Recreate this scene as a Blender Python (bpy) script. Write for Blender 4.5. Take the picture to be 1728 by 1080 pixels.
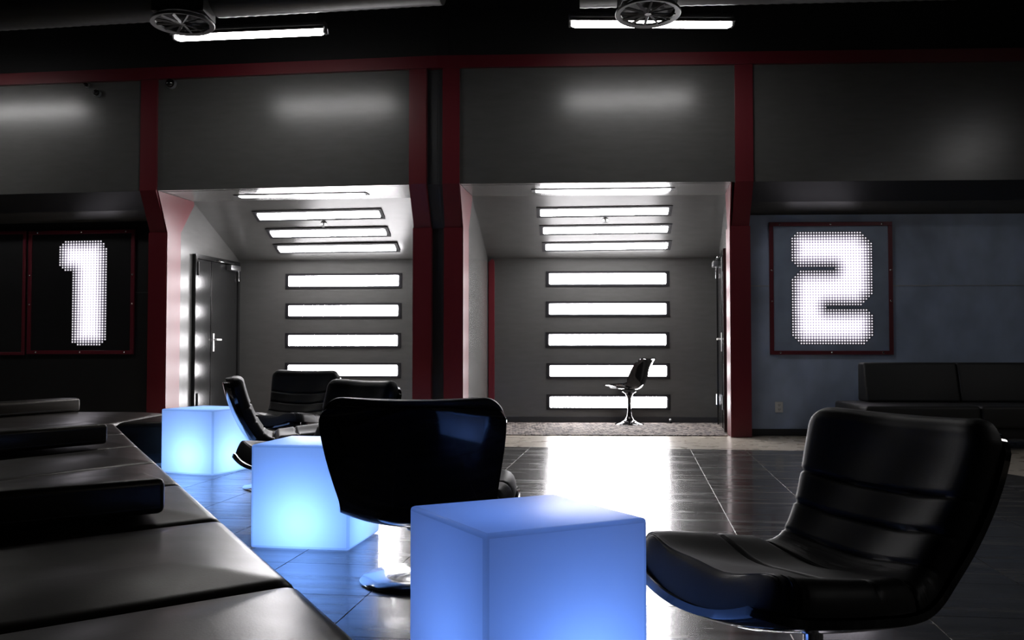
import bpy, bmesh, math, random
from mathutils import Vector, Matrix
random.seed(7)
for o in list(bpy.data.objects): bpy.data.objects.remove(o)
SC = bpy.context.scene
COL = SC.collection
# ------------------------------------------------------------------ camera, world, exposure
EYE = .91; F = 1600.0; PITCH = .0323195
cam = bpy.data.cameras.new('camera'); cam.sensor_width = 36; cam.lens = F/1728*36; cam.clip_start = .05
cam_o = bpy.data.objects.new('camera', cam); COL.objects.link(cam_o)
cam_o.location = (0, 0, EYE); cam_o.rotation_euler = (math.pi/2+PITCH, 0, 0)
SC.camera = cam_o
W = bpy.data.worlds.new('world'); SC.world = W; W.use_nodes = True
W.node_tree.nodes['Background'].inputs[0].default_value = (.02, .02, .022, 1)
W.node_tree.nodes['Background'].inputs[1].default_value = .05
SC.view_settings.view_transform = 'Standard'; SC.view_settings.look = 'None'
SC.view_settings.gamma = 1; SC.view_settings.use_curve_mapping = False
SC.view_settings.exposure = 0.0
TUBE = 27.0         # radiance of the alcove tubes
LAMP = 30.0         # radiance of the hanging lamps
CUBE_W = 2.7       # bulb power in the light cubes

# ------------------------------------------------------------------ pixel -> direction helpers
_c, _s = math.cos(PITCH), math.sin(PITCH)
def ray(x, y):
    a, b = (x-864)/F, (540-y)/F
    return Vector((a, _c-b*_s, _s+b*_c))
CAM = Vector((0, 0, EYE))
def atD(x, y, D): r = ray(x, y); return CAM+r*(D/r.y)
def atZ(x, y, z): r = ray(x, y); return CAM+r*((z-EYE)/r.z)
def atPl(x, y, p, n): r = ray(x, y); return CAM+r*((p-CAM).dot(n)/r.dot(n))

# ------------------------------------------------------------------ materials
MATS = {}
def mat(name, col, rough=.5, metal=0, spec=.5, coat=0, noise=None, bump=None, emit=None, estr=0, coat_rough=.05):
    m = bpy.data.materials.new(name); m.use_nodes = True; nt = m.node_tree; b = nt.nodes['Principled BSDF']
    b.inputs['Base Color'].default_value = (*col, 1); b.inputs['Roughness'].default_value = rough
    b.inputs['Metallic'].default_value = metal; b.inputs['Specular IOR Level'].default_value = spec
    b.inputs['Coat Weight'].default_value = coat; b.inputs['Coat Roughness'].default_value = coat_rough
    if emit: b.inputs['Emission Color'].default_value = (*emit, 1); b.inputs['Emission Strength'].default_value = estr
    tc = nt.nodes.new('ShaderNodeTexCoord')
    if noise:   # (scale xyz, amount, rough_amount)
        sc, amt, ramt = noise
        mp = nt.nodes.new('ShaderNodeMapping'); mp.inputs['Scale'].default_value = sc
        n = nt.nodes.new('ShaderNodeTexNoise'); n.inputs['Scale'].default_value = 1; n.inputs['Detail'].default_value = 3
        nt.links.new(tc.outputs['Object'], mp.inputs[0]); nt.links.new(mp.outputs[0], n.inputs['Vector'])
        mr = nt.nodes.new('ShaderNodeMapRange'); mr.inputs[1].default_value = .15; mr.inputs[2].default_value = .85
        mr.inputs[3].default_value = 1-amt; mr.inputs[4].default_value = 1+amt
        nt.links.new(n.outputs[0], mr.inputs[0])
        mx = nt.nodes.new('ShaderNodeVectorMath'); mx.operation = 'SCALE'; mx.inputs[0].default_value = col
        nt.links.new(mr.outputs[0], mx.inputs['Scale']); nt.links.new(mx.outputs[0], b.inputs['Base Color'])
        if ramt:
            m2 = nt.nodes.new('ShaderNodeMapRange'); m2.inputs[1].default_value = .15; m2.inputs[2].default_value = .85
            m2.inputs[3].default_value = rough-ramt; m2.inputs[4].default_value = rough+ramt
            nt.links.new(n.outputs[0], m2.inputs[0]); nt.links.new(m2.outputs[0], b.inputs['Roughness'])
    if bump:    # (scale, strength, distance)
        n = nt.nodes.new('ShaderNodeTexNoise'); n.inputs['Scale'].default_value = bump[0]; n.inputs['Detail'].default_value = 4
        nt.links.new(tc.outputs['Object'], n.inputs['Vector'])
        bp = nt.nodes.new('ShaderNodeBump'); bp.inputs['Strength'].default_value = bump[1]; bp.inputs['Distance'].default_value = bump[2]
        nt.links.new(n.outputs[0], bp.inputs['Height']); nt.links.new(bp.outputs[0], b.inputs['Normal'])
    MATS[name] = m; return m
M_wall = mat('grey_sheen_paint', (.085, .085, .081), .26, noise=((5, 5, 22), .10, 0))
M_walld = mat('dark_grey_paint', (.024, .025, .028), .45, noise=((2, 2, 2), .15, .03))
M_blue = mat('slate_blue_paint', (.38, .46, .62), .42, noise=((1.9, 1.9, 1.5), .5, .05), bump=(7, .05, .01))
M_black = mat('black_paint', (.006, .006, .0065), .6)
M_blackw = mat('black_wall_paint', (.011, .011, .012), .5, noise=((2, 2, 2), .2, .03))
M_red = mat('dark_red_lacquer', (.12, .011, .017), .34, noise=((3, 3, 1), .1, .02))
M_redd = mat('wine_red_metal', (.13, .014, .024), .4)
M_tile = mat('dark_stone_tile', (.052, .05, .047), .25, spec=.6, coat=.3, coat_rough=.08, noise=((1.0, 14, 1), .9, .10), bump=(3, .02, .01))
M_beige = mat('beige_stone', (.40, .36, .30), .28, noise=((6, 6, 1), .06, .03))
M_leather = mat('black_leather', (.012, .0115, .011), .50, spec=.38, bump=(260, .10, .002), noise=((8, 8, 8), .12, .05))
M_leather2 = mat('charcoal_leather', (.012, .010, .0075), .33, spec=.26, bump=(180, .10, .002), noise=((6, 6, 6), .12, .05))
for m_ in (M_leather2,): m_.node_tree.nodes['Principled BSDF'].inputs['Specular Tint'].default_value = (1, .90, .76, 1)
M_lacq = mat('black_gloss_shell', (.005, .005, .0055), .10, coat=.6)
M_sofa = mat('dark_sofa_leather', (.016, .016, .016), .55, bump=(160, .1, .002))
M_chrome = mat('polished_metal', (.80, .80, .80), .13, metal=1)
M_steel = mat('brushed_steel', (.55, .55, .55), .3, metal=1)
M_door = mat('black_door_gloss', (.010, .010, .010), .17, spec=.6, noise=((3, 3, 1), .2, .04))
M_duct = mat('grey_duct', (.06, .06, .057), .45, metal=.4)
M_grill = mat('dark_grille_metal', (.060, .060, .060), .45)
M_box = mat('charcoal_light_box', (.007, .0065, .008), .7, spec=.2)
M_white = mat('white_plastic', (.72, .72, .70), .4)
M_slot = mat('black_plastic', (.01, .01, .01), .5)
M_tube = mat('lit_diffuser', (.8, .8, .8), .4, emit=(1, .975, 1), estr=TUBE)
M_lamp = mat('lit_lamp_tube', (.8, .8, .8), .4, emit=(1, .98, .97), estr=LAMP)
M_plinth = mat('satin_metal_strip', (.55, .55, .52), .35, metal=.6)
# carpet
M_carpet = mat('woven_carpet', (.10, .09, .085), .9, spec=.1); nt = M_carpet.node_tree
tc = nt.nodes.new('ShaderNodeTexCoord'); mp = nt.nodes.new('ShaderNodeMapping'); mp.inputs['Scale'].default_value = (6, 4.5, 1)
vo = nt.nodes.new('ShaderNodeTexVoronoi'); vo.distance = 'MANHATTAN'; cr = nt.nodes.new('ShaderNodeValToRGB')
cr.color_ramp.elements[0].color = (.035, .03, .03, 1); cr.color_ramp.elements[1].color = (.34, .31, .28, 1); cr.color_ramp.interpolation = 'CONSTANT'
e = cr.color_ramp.elements.new(.35); e.color = (.13, .12, .115, 1); e = cr.color_ramp.elements.new(.6); e.color = (.22, .19, .17, 1)
nt.links.new(tc.outputs['Object'], mp.inputs[0]); nt.links.new(mp.outputs[0], vo.inputs['Vector'])
sp = nt.nodes.new('ShaderNodeSeparateColor'); nt.links.new(vo.outputs['Color'], sp.inputs[0]); nt.links.new(sp.outputs[0], cr.inputs[0])
nt.links.new(cr.outputs[0], nt.nodes['Principled BSDF'].inputs['Base Color'])
# translucent plastic of the light cubes
def cube_mat(name, tcol, dcol):
    m = bpy.data.materials.new(name); m.use_nodes = True; nt = m.node_tree; nt.nodes.clear()
    out = nt.nodes.new('ShaderNodeOutputMaterial'); t = nt.nodes.new('ShaderNodeBsdfTranslucent'); t.inputs[0].default_value = (*tcol, 1)
    d = nt.nodes.new('ShaderNodeBsdfPrincipled'); d.inputs['Base Color'].default_value = (*dcol, 1); d.inputs['Roughness'].default_value = .35
    mx = nt.nodes.new('ShaderNodeMixShader'); mx.inputs[0].default_value = .45
    nt.links.new(t.outputs[0], mx.inputs[1]); nt.links.new(d.outputs[0], mx.inputs[2]); nt.links.new(mx.outputs[0], out.inputs[0]); return m
M_cube = cube_mat('translucent_white_plastic', (.75, .78, .85), (.45, .48, .56))
M_cube_edge = cube_mat('thick_plastic_edge', (.54, .57, .63), (.40, .42, .50))
# sign: emission from a per-vertex brightness (light of the tubes behind the panel)
def sign_mat(name, col, k):
    m = bpy.data.materials.new(name); m.use_nodes = True; nt = m.node_tree; b = nt.nodes['Principled BSDF']
    b.inputs['Base Color'].default_value = (.02, .02, .03, 1)
    a = nt.nodes.new('ShaderNodeAttribute'); a.attribute_name = 'glow'
    b.inputs['Emission Color'].default_value = (*col, 1)
    ml = nt.nodes.new('ShaderNodeMath'); ml.operation = 'MULTIPLY'; ml.inputs[1].default_value = k
    nt.links.new(a.outputs['Fac'], ml.inputs[0]); nt.links.new(ml.outputs[0], b.inputs['Emission Strength']); return m
M_dot = sign_mat('lit_dot', (.97, .92, 1), 1.15)
M_halo = sign_mat('lit_sign_diffuser', (.82, .72, 1), .62)

# ------------------------------------------------------------------ object helpers
def link(o, parent=None):
    COL.objects.link(o)
    if parent: o.parent = parent
    return o
def pyd(name, vs, fs, m, parent=None, smooth=False):
    me = bpy.data.meshes.new(name); me.from_pydata([tuple(v) for v in vs], [], fs); me.update()
    if m: me.materials.append(m)
    if smooth:
        for p in me.polygons: p.use_smooth = True
    return link(bpy.data.objects.new(name, me), parent)
def frombm(name, bm, m, parent=None, smooth=None):
    bmesh.ops.recalc_face_normals(bm, faces=bm.faces)
    me = bpy.data.meshes.new(name); bm.to_mesh(me); bm.free()
    if m: me.materials.append(m)
    if smooth is not None:
        for p in me.polygons: p.use_smooth = True
        try: me.set_sharp_from_angle(angle=math.radians(smooth))
        except Exception: pass
    return link(bpy.data.objects.new(name, me), parent)
def add_box(bm, lo, hi, bev=0, seg=2, mtx=None):
    vs = [bm.verts.new((x, y, z)) for x in (lo[0], hi[0]) for y in (lo[1], hi[1]) for z in (lo[2], hi[2])]
    fs = [bm.faces.new([vs[i] for i in f]) for f in ((0, 1, 3, 2), (4, 6, 7, 5), (0, 4, 5, 1), (2, 3, 7, 6), (0, 2, 6, 4), (1, 5, 7, 3))]
    if bev:
        es = list({e for f in fs for e in f.edges})
        r = bmesh.ops.bevel(bm, geom=es, offset=bev, segments=seg, affect='EDGES', profile=.5)
        vs = list({v for f in r['faces'] for v in f.verts} | {v for v in vs if v.is_valid})
    if mtx is not None:
        for v in vs: v.co = mtx @ v.co
    return vs
def box(name, lo, hi, m, parent=None, bev=0, seg=2, mtx=None):
    bm = bmesh.new(); add_box(bm, lo, hi, bev, seg, mtx); return frombm(name, bm, m, parent, 40 if bev else None)
def prism(name, poly, z0, z1, m, parent=None, bev=0, seg=3):
    bm = bmesh.new(); a = [bm.verts.new((p[0], p[1], z0)) for p in poly]; b = [bm.verts.new((p[0], p[1], z1)) for p in poly]; n = len(poly)
    bm.faces.new(a); top = bm.faces.new(b)
    for i in range(n): bm.faces.new((a[i], a[(i+1) % n], b[(i+1) % n], b[i]))
    if bev:
        es = list(top.edges)+[e for e in bm.edges if abs(e.verts[0].co.z-e.verts[1].co.z) > .001]
        bmesh.ops.bevel(bm, geom=es, offset=bev, segments=seg, affect='EDGES', profile=.5)
    return frombm(name, bm, m, parent, 50 if bev else None)
def hexa(name, pts, m, parent=None):     # 8 points: bottom ring 0-3, top ring 4-7
    bm = bmesh.new(); v = [bm.verts.new(p) for p in pts]
    for f in ((0, 3, 2, 1), (4, 5, 6, 7), (0, 1, 5, 4), (1, 2, 6, 5), (2, 3, 7, 6), (3, 0, 4, 7)): bm.faces.new([v[i] for i in f])
    return frombm(name, bm, m, parent)
def lathe(bm, prof, seg=32, mtx=None, cap=True):
    rings = []
    for r, z in prof:
        rings.append([bm.verts.new((r*math.cos(2*math.pi*i/seg), r*math.sin(2*math.pi*i/seg), z)) for i in range(seg)])
    for a, b in zip(rings, rings[1:]):
        for i in range(seg): bm.faces.new((a[i], a[(i+1) % seg], b[(i+1) % seg], b[i]))
    if cap: bm.faces.new(rings[0][::-1]); bm.faces.new(rings[-1])
    if mtx is not None:
        for rg in rings:
            for v in rg: v.co = mtx @ v.co
def tube(bm, p, q, r, seg=10):
    p, q = Vector(p), Vector(q); d = q-p; M = Matrix.Translation(p) @ d.to_track_quat('Z', 'Y').to_matrix().to_4x4()
    lathe(bm, [(r, 0), (r, d.length)], seg, M)
def extrude_poly(name, poly3, off, m, parent=None):    # planar 3d polygon thickened by vector off
    bm = bmesh.new(); a = [bm.verts.new(p) for p in poly3]; b = [bm.verts.new(Vector(p)+off) for p in poly3]; n = len(a)
    bm.faces.new(a); bm.faces.new(b[::-1])
    for i in range(n): bm.faces.new((a[i], b[i], b[(i+1) % n], a[(i+1) % n]))
    return frombm(name, bm, m, parent)
def thing(name, label, cat, loc=(0, 0, 0), rz=0, group=None):
    o = bpy.data.objects.new(name, None); o.empty_display_size = .1; link(o); o.location = loc; o.rotation_euler = (0, 0, rz)
    return tag(o, label, cat, group)
def tag(o, label, cat, group=None):
    o['label'] = label; o['category'] = cat
    if group: o['group'] = group
    return o
def struct(o, label, cat):
    o['kind'] = 'structure'; o['label'] = label; o['category'] = cat; return o
def copy_tree(o, parent=None):
    c = o.copy(); COL.objects.link(c); c.parent = parent
    for ch in list(o.children): copy_tree(ch, c)
    return c

# ------------------------------------------------------------------ wall frames (s along the wall, n into the wall)
B = Vector((-.787, 9.918, 0))
aL, aR = math.radians(7.58), math.radians(2.4)
dL = Vector((-math.cos(aL), math.sin(aL), 0)); nL = Vector((math.sin(aL), math.cos(aL), 0))
dR = Vector((math.cos(aR), -math.sin(aR), 0)); nR = Vector((math.sin(aR), math.cos(aR), 0))
def WL(s, n, z): return B+dL*s+nL*n+Vector((0, 0, z))
def WR(s, n, z): return B+dR*s+nR*n+Vector((0, 0, z))
ZL, ZC, ZB, ZT, ZTT = 2.667, 2.23, 2.378, 3.891, 4.02
CEIL = 4.9
def sweep(name, fr, s0, s1, prof, m, parent=None):   # prof: closed (n,z) polygon swept along s
    bm = bmesh.new(); a = [bm.verts.new(fr(s0, n, z)) for n, z in prof]; b = [bm.verts.new(fr(s1, n, z)) for n, z in prof]; k = len(prof)
    bm.faces.new(a); bm.faces.new(b[::-1])
    for i in range(k): bm.faces.new((a[i], b[i], b[(i+1) % k], a[(i+1) % k]))
    return frombm(name, bm, m, parent)

# ------------------------------------------------------------------ floor
floor = struct(prism('floor', [(-9, -4), (9, -4), (9, 13.2), (-9, 13.2)], -.12, -.004, M_beige), 'beige stone floor with a large field of dark polished tiles', 'floor')
FIELD = [(-7, 9.94), (-7, -3.4), (4.15, -3.4), (4.0, 6.0), (3.70, 6.92), (3.25, 8.55), (2.80, 9.05), (-.8, 9.12)]   # ccw outline of the dark field
def clip(poly, a, b):      # keep the left of a->b
    out = []; 
    def side(p): return (b[0]-a[0])*(p[1]-a[1])-(b[1]-a[1])*(p[0]-a[0])
    for i in range(len(poly)):
        p, q = poly[i], poly[(i+1) % len(poly)]; sp_, sq = side(p), side(q)
        if sp_ >= 0: out.append(p)
        if sp_*sq < 0:
            t = sp_/(sp_-sq); out.append((p[0]+(q[0]-p[0])*t, p[1]+(q[1]-p[1])*t))
    return out
TP = .495; ta = math.radians(7.5); ex = Vector((math.cos(ta), -math.sin(ta))); ey = Vector((math.sin(ta), math.cos(ta))); T0 = Vector((1.685, 9.08))
T0 = T0+ey*(((4.83-9.08)/ey.y) % TP)
full = None; cells = []
for i in range(-24, 16):
    for j in range(-30, 6):
        c = T0+ex*(TP*(i+.5))+ey*(TP*(j+.5))
        if not (-.5 < c.y < 10) or abs(c.x) > .56*c.y+2.6: continue
        h = TP/2-.0022
        q = [c-ex*h-ey*h, c+ex*h-ey*h, c+ex*h+ey*h, c-ex*h+ey*h]; q = [(p.x, p.y) for p in q]
        r = q
        for k in range(len(FIELD)):
            r = clip(r, FIELD[k], FIELD[(k+1) % len(FIELD)])
            if len(r) < 3: break
        if len(r) < 3: continue
        cells.append((c, r, len(r) == 4 and all(abs(r[m_][0]-q[m_][0])+abs(r[m_][1]-q[m_][1]) < 1e-6 for m_ in range(4))))
def tile_mesh(c, r):
    # local coordinates along the tile grid so the stone grain follows it
    loc = [((Vector(p)-c).dot(ex), (Vector(p)-c).dot(ey)) for p in r]; n = len(loc)
    v = [(a, b, -.004) for a, b in loc]+[(a, b, 0) for a, b in loc]
    me = bpy.data.meshes.new('tile'); me.from_pydata(v, [], [tuple(range(n, 2*n))]+[(k, (k+1) % n, n+(k+1) % n, n+k) for k in range(n)]); me.update(); me.materials.append(M_tile); return me
# the grain is offset for each tile by its own place, via object random
nt = M_tile.node_tree; oi = nt.nodes.new('ShaderNodeObjectInfo'); va = nt.nodes.new('ShaderNodeVectorMath'); va.operation = 'SCALE'; va.inputs[0].default_value = (13, 57, 31)
nt.links.new(oi.outputs['Random'], va.inputs['Scale'])
vb = nt.nodes.new('ShaderNodeVectorMath'); mpn = [n for n in nt.nodes if n.type == 'MAPPING'][0]; tcn = [n for n in nt.nodes if n.type == 'TEX_COORD'][0]
nt.links.new(tcn.outputs['Object'], vb.inputs[0]); nt.links.new(va.outputs[0], vb.inputs[1]); nt.links.new(vb.outputs[0], mpn.inputs[0])
cells.sort(key=lambda t: (abs(t[0].x) > .56*t[0].y+.3 or t[0].y < 1.2, t[0].length))
for c, r, isfull in cells[:300]:
    if isfull:
        if full is None: full = tile_mesh(c, r)
        me = full
    else: me = tile_mesh(c, r)
    o = link(bpy.data.objects.new('tile', me), floor); o.location = (c.x, c.y, 0); o.rotation_euler = (0, 0, -ta)
if len(cells) > 300:
    vs, fs = [], []
    for c, r, _ in cells[300:]:
        k = len(vs); vs += [(p[0], p[1], 0) for p in r]; fs.append(tuple(range(k, k+len(r))))
    o = pyd('distant_tiles', vs, fs, M_tile, floor); o['kind'] = 'stuff'

# ------------------------------------------------------------------ shell of the hall
struct(prism('ceiling', [(-9, -4), (9, -4), (9, 13.2), (-9, 13.2)], CEIL, CEIL+.1, M_black), 'black painted ceiling high above the hall', 'ceiling')
struct(box('wall_left', (-9.1, -4, 0), (-9, 13.2, CEIL), M_blackw), 'black side wall of the hall beyond the bench', 'wall')
struct(box('wall_right', (9, -4, 0), (9.1, 13.2, CEIL), M_blackw), 'black side wall of the hall beyond the sofa', 'wall')
struct(box('wall_rear', (-9, -4.1, 0), (9, -4, CEIL), M_blackw), 'black rear wall of the hall', 'wall')
# left panel wall with overhanging top
PW = [(.03, ZTT), (.03, ZL), (.48, ZB), (.48, 0), (.62, 0), (.62, ZTT)]
struct(sweep('wall_back_left', WL, 3.33, 8.3, PW, M_wall), 'grey overhanging wall panel above the number one sign', 'wall')
struct(sweep('wall_back_left_lower', WL, 3.33, 8.3, [(.455, .0), (.455, ZB+.02), (.48, ZB), (.48, 0)], M_blackw), 'black lower wall around the number one sign', 'wall')
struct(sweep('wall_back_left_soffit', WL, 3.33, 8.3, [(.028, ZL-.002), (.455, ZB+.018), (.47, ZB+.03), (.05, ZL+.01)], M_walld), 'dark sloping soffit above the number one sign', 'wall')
PWR = PW
struct(sweep('wall_back_right', WR, 3.295, 9.9, PW, M_wall), 'grey overhanging wall panel above the number two sign', 'wall')
struct(sweep('wall_back_right_lower', WR, 3.295, 9.9, [(.455, .0), (.455, ZB), (.48, ZB), (.48, 0)], M_blue), 'slate blue lower wall around the number two sign', 'wall')
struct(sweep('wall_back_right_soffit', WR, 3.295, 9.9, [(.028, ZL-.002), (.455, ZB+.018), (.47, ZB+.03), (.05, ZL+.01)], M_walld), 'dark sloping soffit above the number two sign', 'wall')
struct(sweep('baseboard_right', WR, 3.295, 9.9, [(.44, 0), (.44, .07), (.456, .07), (.456, 0)], M_walld), 'dark grey baseboard under the slate blue wall', 'baseboard')
struct(sweep('trim_1', WR, 3.30, 9.9, [(.449, 1.604), (.449, 1.612), (.457, 1.612), (.457, 1.604)], M_steel), 'thin metal joint strip across the slate blue wall', 'trim')
struct(sweep('trim_2', WL, 3.335, 8.2, [(.450, 1.572), (.450, 1.579), (.457, 1.579), (.457, 1.572)], M_grill), 'thin metal joint strip across the black wall', 'trim')
# lintels over the alcoves
struct(sweep('wall_lintel_left', WL, .30, 3.15, [(.03, ZL), (.03, ZTT), (.12, ZTT), (.12, ZL)], M_wall), 'grey wall panel above the alcove beside the number one', 'wall')
struct(sweep('wall_lintel_right', WR, .23, 3.12, [(.03, ZL), (.03, ZTT), (.12, ZTT), (.12, ZL)], M_wall), 'grey wall panel above the alcove with the pedestal chair', 'wall')
# dark pier between the red columns
struct(sweep('wall_pier', WL, -.01, .13, [(.06, ZTT), (.06, ZL), (.30, ZC), (.30, 0), (.5, 0), (.5, ZTT)], M_walld), 'dark grey pier between two red columns', 'wall')
struct(sweep('wall_pier_right', WR, -.01, .065, [(.06, ZTT), (.06, ZL), (.30, ZC), (.30, 0), (.5, 0), (.5, ZTT)], M_walld), 'dark grey pier face beside the right red column', 'wall')
# frieze above the red rail
struct(sweep('wall_frieze_left', WL, -.05, 8.3, [(.30, ZTT-.02), (.30, CEIL), (.42, CEIL), (.42, ZTT-.02)], M_black), 'black frieze above the red rail', 'wall')
struct(sweep('wall_frieze_right', WR, -.05, 9.9, [(.30, ZTT-.02), (.30, CEIL), (.42, CEIL), (.42, ZTT-.02)], M_black), 'black frieze above the red rail by the number two', 'wall')
# red columns: upper part overhangs, slants back, lower part is a slightly proud box
def column(n, fr, s0, s1, label):
    up = sweep('trim_%d' % n, fr, s0, s1, [(0, ZTT), (0, ZL), (.235, ZC), (.5, ZC), (.5, ZTT)], M_red)
    struct(up, label, 'column')
    lo = sweep('column_shaft', fr, s0-.008, s1+.008, [(.22, 0), (.22, ZC), (.52, ZC), (.52, 0)], M_red, up)
column(3, WL, 3.14, 3.33, 'dark red column between the number one and the door alcove')
column(4, WL, .12, .305, 'dark red column edging the alcove beside the number one')
column(5, WR, .055, .235, 'dark red column edging the alcove with the pedestal chair')
column(6, WR, 3.11, 3.295, 'dark red column beside the number two')
struct(sweep('trim_7', WL, -.003, 8.3, [(-.02, ZT), (-.02, ZTT), (.32, ZTT), (.32, ZT)], M_red), 'dark red rail along the top of the wall by the number one', 'trim')
struct(sweep('trim_8', WR, -.003, 9.9, [(-.02, ZT), (-.02, ZTT), (.32, ZTT), (.32, ZT)], M_red), 'dark red rail along the top of the wall by the number two', 'trim')

# ------------------------------------------------------------------ alcoves
def V2(x, D): return Vector(((x-864)/F*D, D, 0))
ZW = 2.078
def alcove(side, FLp, FRp, BLp, BRp, CL, CR, FLc, FRc):
    # FL/FR front corners, BL/BR back corners, CL/CR ceiling crease points, FLc/FRc ceiling front points (plan)
    up = lambda p, z: Vector((p.x, p.y, z))
    back = (up(BRp, 0)-up(BLp, 0)).normalized(); nb = Vector((-back.y, back.x, 0))
    struct(extrude_poly('wall_alcove_%s_back' % side, [up(BLp, 0), up(BRp, 0), up(BRp, ZW), up(BLp, ZW)], nb*.12, M_wall), 'grey back wall of the %s alcove holding light strips' % A_NAME[side], 'wall')
    for nm, Fp, Bp, Cp, Fc, sg in (('left', FLp, BLp, CL, FLc, -1), ('right', FRp, BRp, CR, FRc, 1)):
        d = (up(Bp, 0)-up(Fp, 0)).normalized(); nn = Vector((d.y, -d.x, 0))*sg
        tc_ = (up(Cp, 0)-up(Fp, 0)).dot(d); tf = (up(Fc, 0)-up(Fp, 0)).dot(d)
        L = (up(Bp, 0)-up(Fp, 0)).length
        poly = [up(Fp, 0), up(Bp, 0), up(Bp, ZW), up(Fp, 0)+d*tc_+Vector((0, 0, ZL)), up(Fp, 0)+d*.02+Vector((0, 0, ZL))]
        struct(extrude_poly('wall_alcove_%s_%s' % (side, nm), poly, nn*.1, M_wall), 'grey %s side wall of the %s alcove' % (nm, A_NAME[side]), 'wall')
    e = .06
    a, b, c_, d_ = up(FLc, ZL)-back*e, up(FRc, ZL)+back*e, up(CR, ZL)+back*e, up(CL, ZL)-back*e
    c1 = struct(extrude_poly('ceiling_alcove_%s' % side, [a, b, c_, d_], Vector((0, 0, .08)), M_wall), 'flat grey ceiling strip of the %s alcove' % A_NAME[side], 'ceiling')
    s_ = [up(CL, ZL)-back*e, up(CR, ZL)+back*e, up(BRp, ZW)+back*e, up(BLp, ZW)-back*e]
    c2 = struct(extrude_poly('ceiling_alcove_%s_slope' % side, s_, Vector((0, .04, .08)), M_wall), 'sloping grey ceiling of the %s alcove' % A_NAME[side], 'ceiling')
    struct(extrude_poly('baseboard_alcove_%s' % side, [up(BLp, 0), up(BRp, 0), up(BRp, .075), up(BLp, .075)], -nb*.012, M_walld), 'dark baseboard along the back of the %s alcove' % A_NAME[side], 'baseboard')
    # carpet lies just inside the walls
    q = .02; ins = lambda p, x, y: (p.x+x, p.y+y)
    tag(prism('carpet', [ins(FLp, q, .12), ins(FRp, -q, .12), ins(BRp, -q, -q), ins(BLp, q, -q)], -.004, .006, M_carpet), 'dark flecked carpet covering the floor of the %s alcove' % A_NAME[side], 'carpet')
    return back, nb, c2
A_NAME = {'left': 'door-side number one', 'right': 'pedestal chair'}
# right alcove (pedestal chair)
R_FL, R_FR, R_BL, R_BR = WR(.243, .25, 0), WR(3.103, .25, 0), V2(824, 12.03), V2(1213, 11.95)
kR = lambda p, q, D: Vector((p.x+(q.x-p.x)*(D-p.y)/(q.y-p.y), D, 0))
R = dict(FL=R_FL, FR=R_FR, BL=R_BL, BR=R_BR, CL=kR(R_FL, R_BL, 10.74), CR=kR(R_FR, R_BR, 10.66), FLc=WR(.235, .10, 0), FRc=WR(3.11, .10, 0))
bR, nbR, _ = alcove('right', *[R[k] for k in ('FL', 'FR', 'BL', 'BR', 'CL', 'CR', 'FLc', 'FRc')])
L_FL, L_FR, L_BL, L_BR = WL(3.132, .25, 0), WL(.313, .25, 0), V2(403, 12.32), V2(706, 12.12)
L_ = dict(FL=L_FL, FR=L_FR, BL=L_BL, BR=L_BR, CL=kR(L_FL, L_BL, 11.12), CR=kR(L_FR, L_BR, 10.86), FLc=WL(3.14, .10, 0), FRc=WL(.305, .10, 0))
bL, nbL, _ = alcove('left', *[L_[k] for k in ('FL', 'FR', 'BL', 'BR', 'CL', 'CR', 'FLc', 'FRc')])

# red bands on the alcove sides, widening under the lintel
def red_band(n, Fp, Bp, sg, w0, w1, label):
    d = (Bp-Fp); d.z = 0; d.normalize(); nn = Vector((d.y, -d.x, 0))*sg
    P = lambda t, z: Vector((Fp.x, Fp.y, 0))+d*t+Vector((0, 0, z))-nn*.001
    struct(extrude_poly('trim_%d' % n, [P(-.02, 0), P(w0, 0), P(w0, 2.26), P(w1, ZL-.05), P(w1, ZL-.003), P(-.22, ZL-.003), P(-.02, ZC)], -nn*.012, M_red), label, 'trim')
red_band(9, L_FL, L_BL, -1, .27, .56, 'red band on the side wall beside the black double door')
red_band(10, R_FL, R_BL, -1, .33, .56, 'red band on the side wall left of the pedestal chair')
red_band(11, R_FR, R_BR, 1, .30, .52, 'red band on the side wall beside the far black door')
# red corner post at the back left of the right alcove
pp = R_BL+bR*.005-nbR*.006
post = struct(extrude_poly('trim_12', [pp, pp+bR*.075, pp+bR*.075+Vector((0, 0, 2.04)), pp+bR*.05+Vector((0, 0, 2.075)), pp+Vector((0, 0, 2.03))], -nbR*.05, M_red), 'narrow red post in the back corner of the pedestal chair alcove', 'trim')

# ------------------------------------------------------------------ light strips
def fixture(p, q, up, out, h, label, group, name='strip_light', lit=.134):
    # p,q end points of the box centre line on the surface, up in-plane, out towards the room
    d = (q-p); ln = d.length; d.normalize(); c = (p+q)/2
    t = thing(name, label, 'light', c, 0, group)
    M = Matrix((d, -out, up)).transposed().to_4x4()
    M = M if M.to_3x3().determinant() > 0 else Matrix((-d, -out, up)).transposed().to_4x4()
    w, dp = ln/2, .008
    bm = bmesh.new()
    add_box(bm, (-w, -dp, h/2-.022), (w, 0, h/2), mtx=M); add_box(bm, (-w, -dp, -h/2), (w, 0, -h/2+.022), mtx=M)
    add_box(bm, (-w, -dp, -h/2+.022), (-w+.03, 0, h/2-.022), mtx=M); add_box(bm, (w-.03, -dp, -h/2+.022), (w, 0, h/2-.022), mtx=M)
    add_box(bm, (-w+.03, -.002, -h/2+.022), (w-.03, 0, h/2-.022), mtx=M)
    frombm('frame', bm, M_box, t)
    g = lit/2
    box('diffuser', (-w+.045, -.016, -g), (w-.045, -.002, g), M_tube, t, .012, 2, M)
    return t
up = Vector((0, 0, 1))
gR = 'light strips on the back wall of the pedestal chair alcove'
hts = ['topmost', 'second from the top', 'third from the top', 'fourth from the top', 'lowest']
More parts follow.
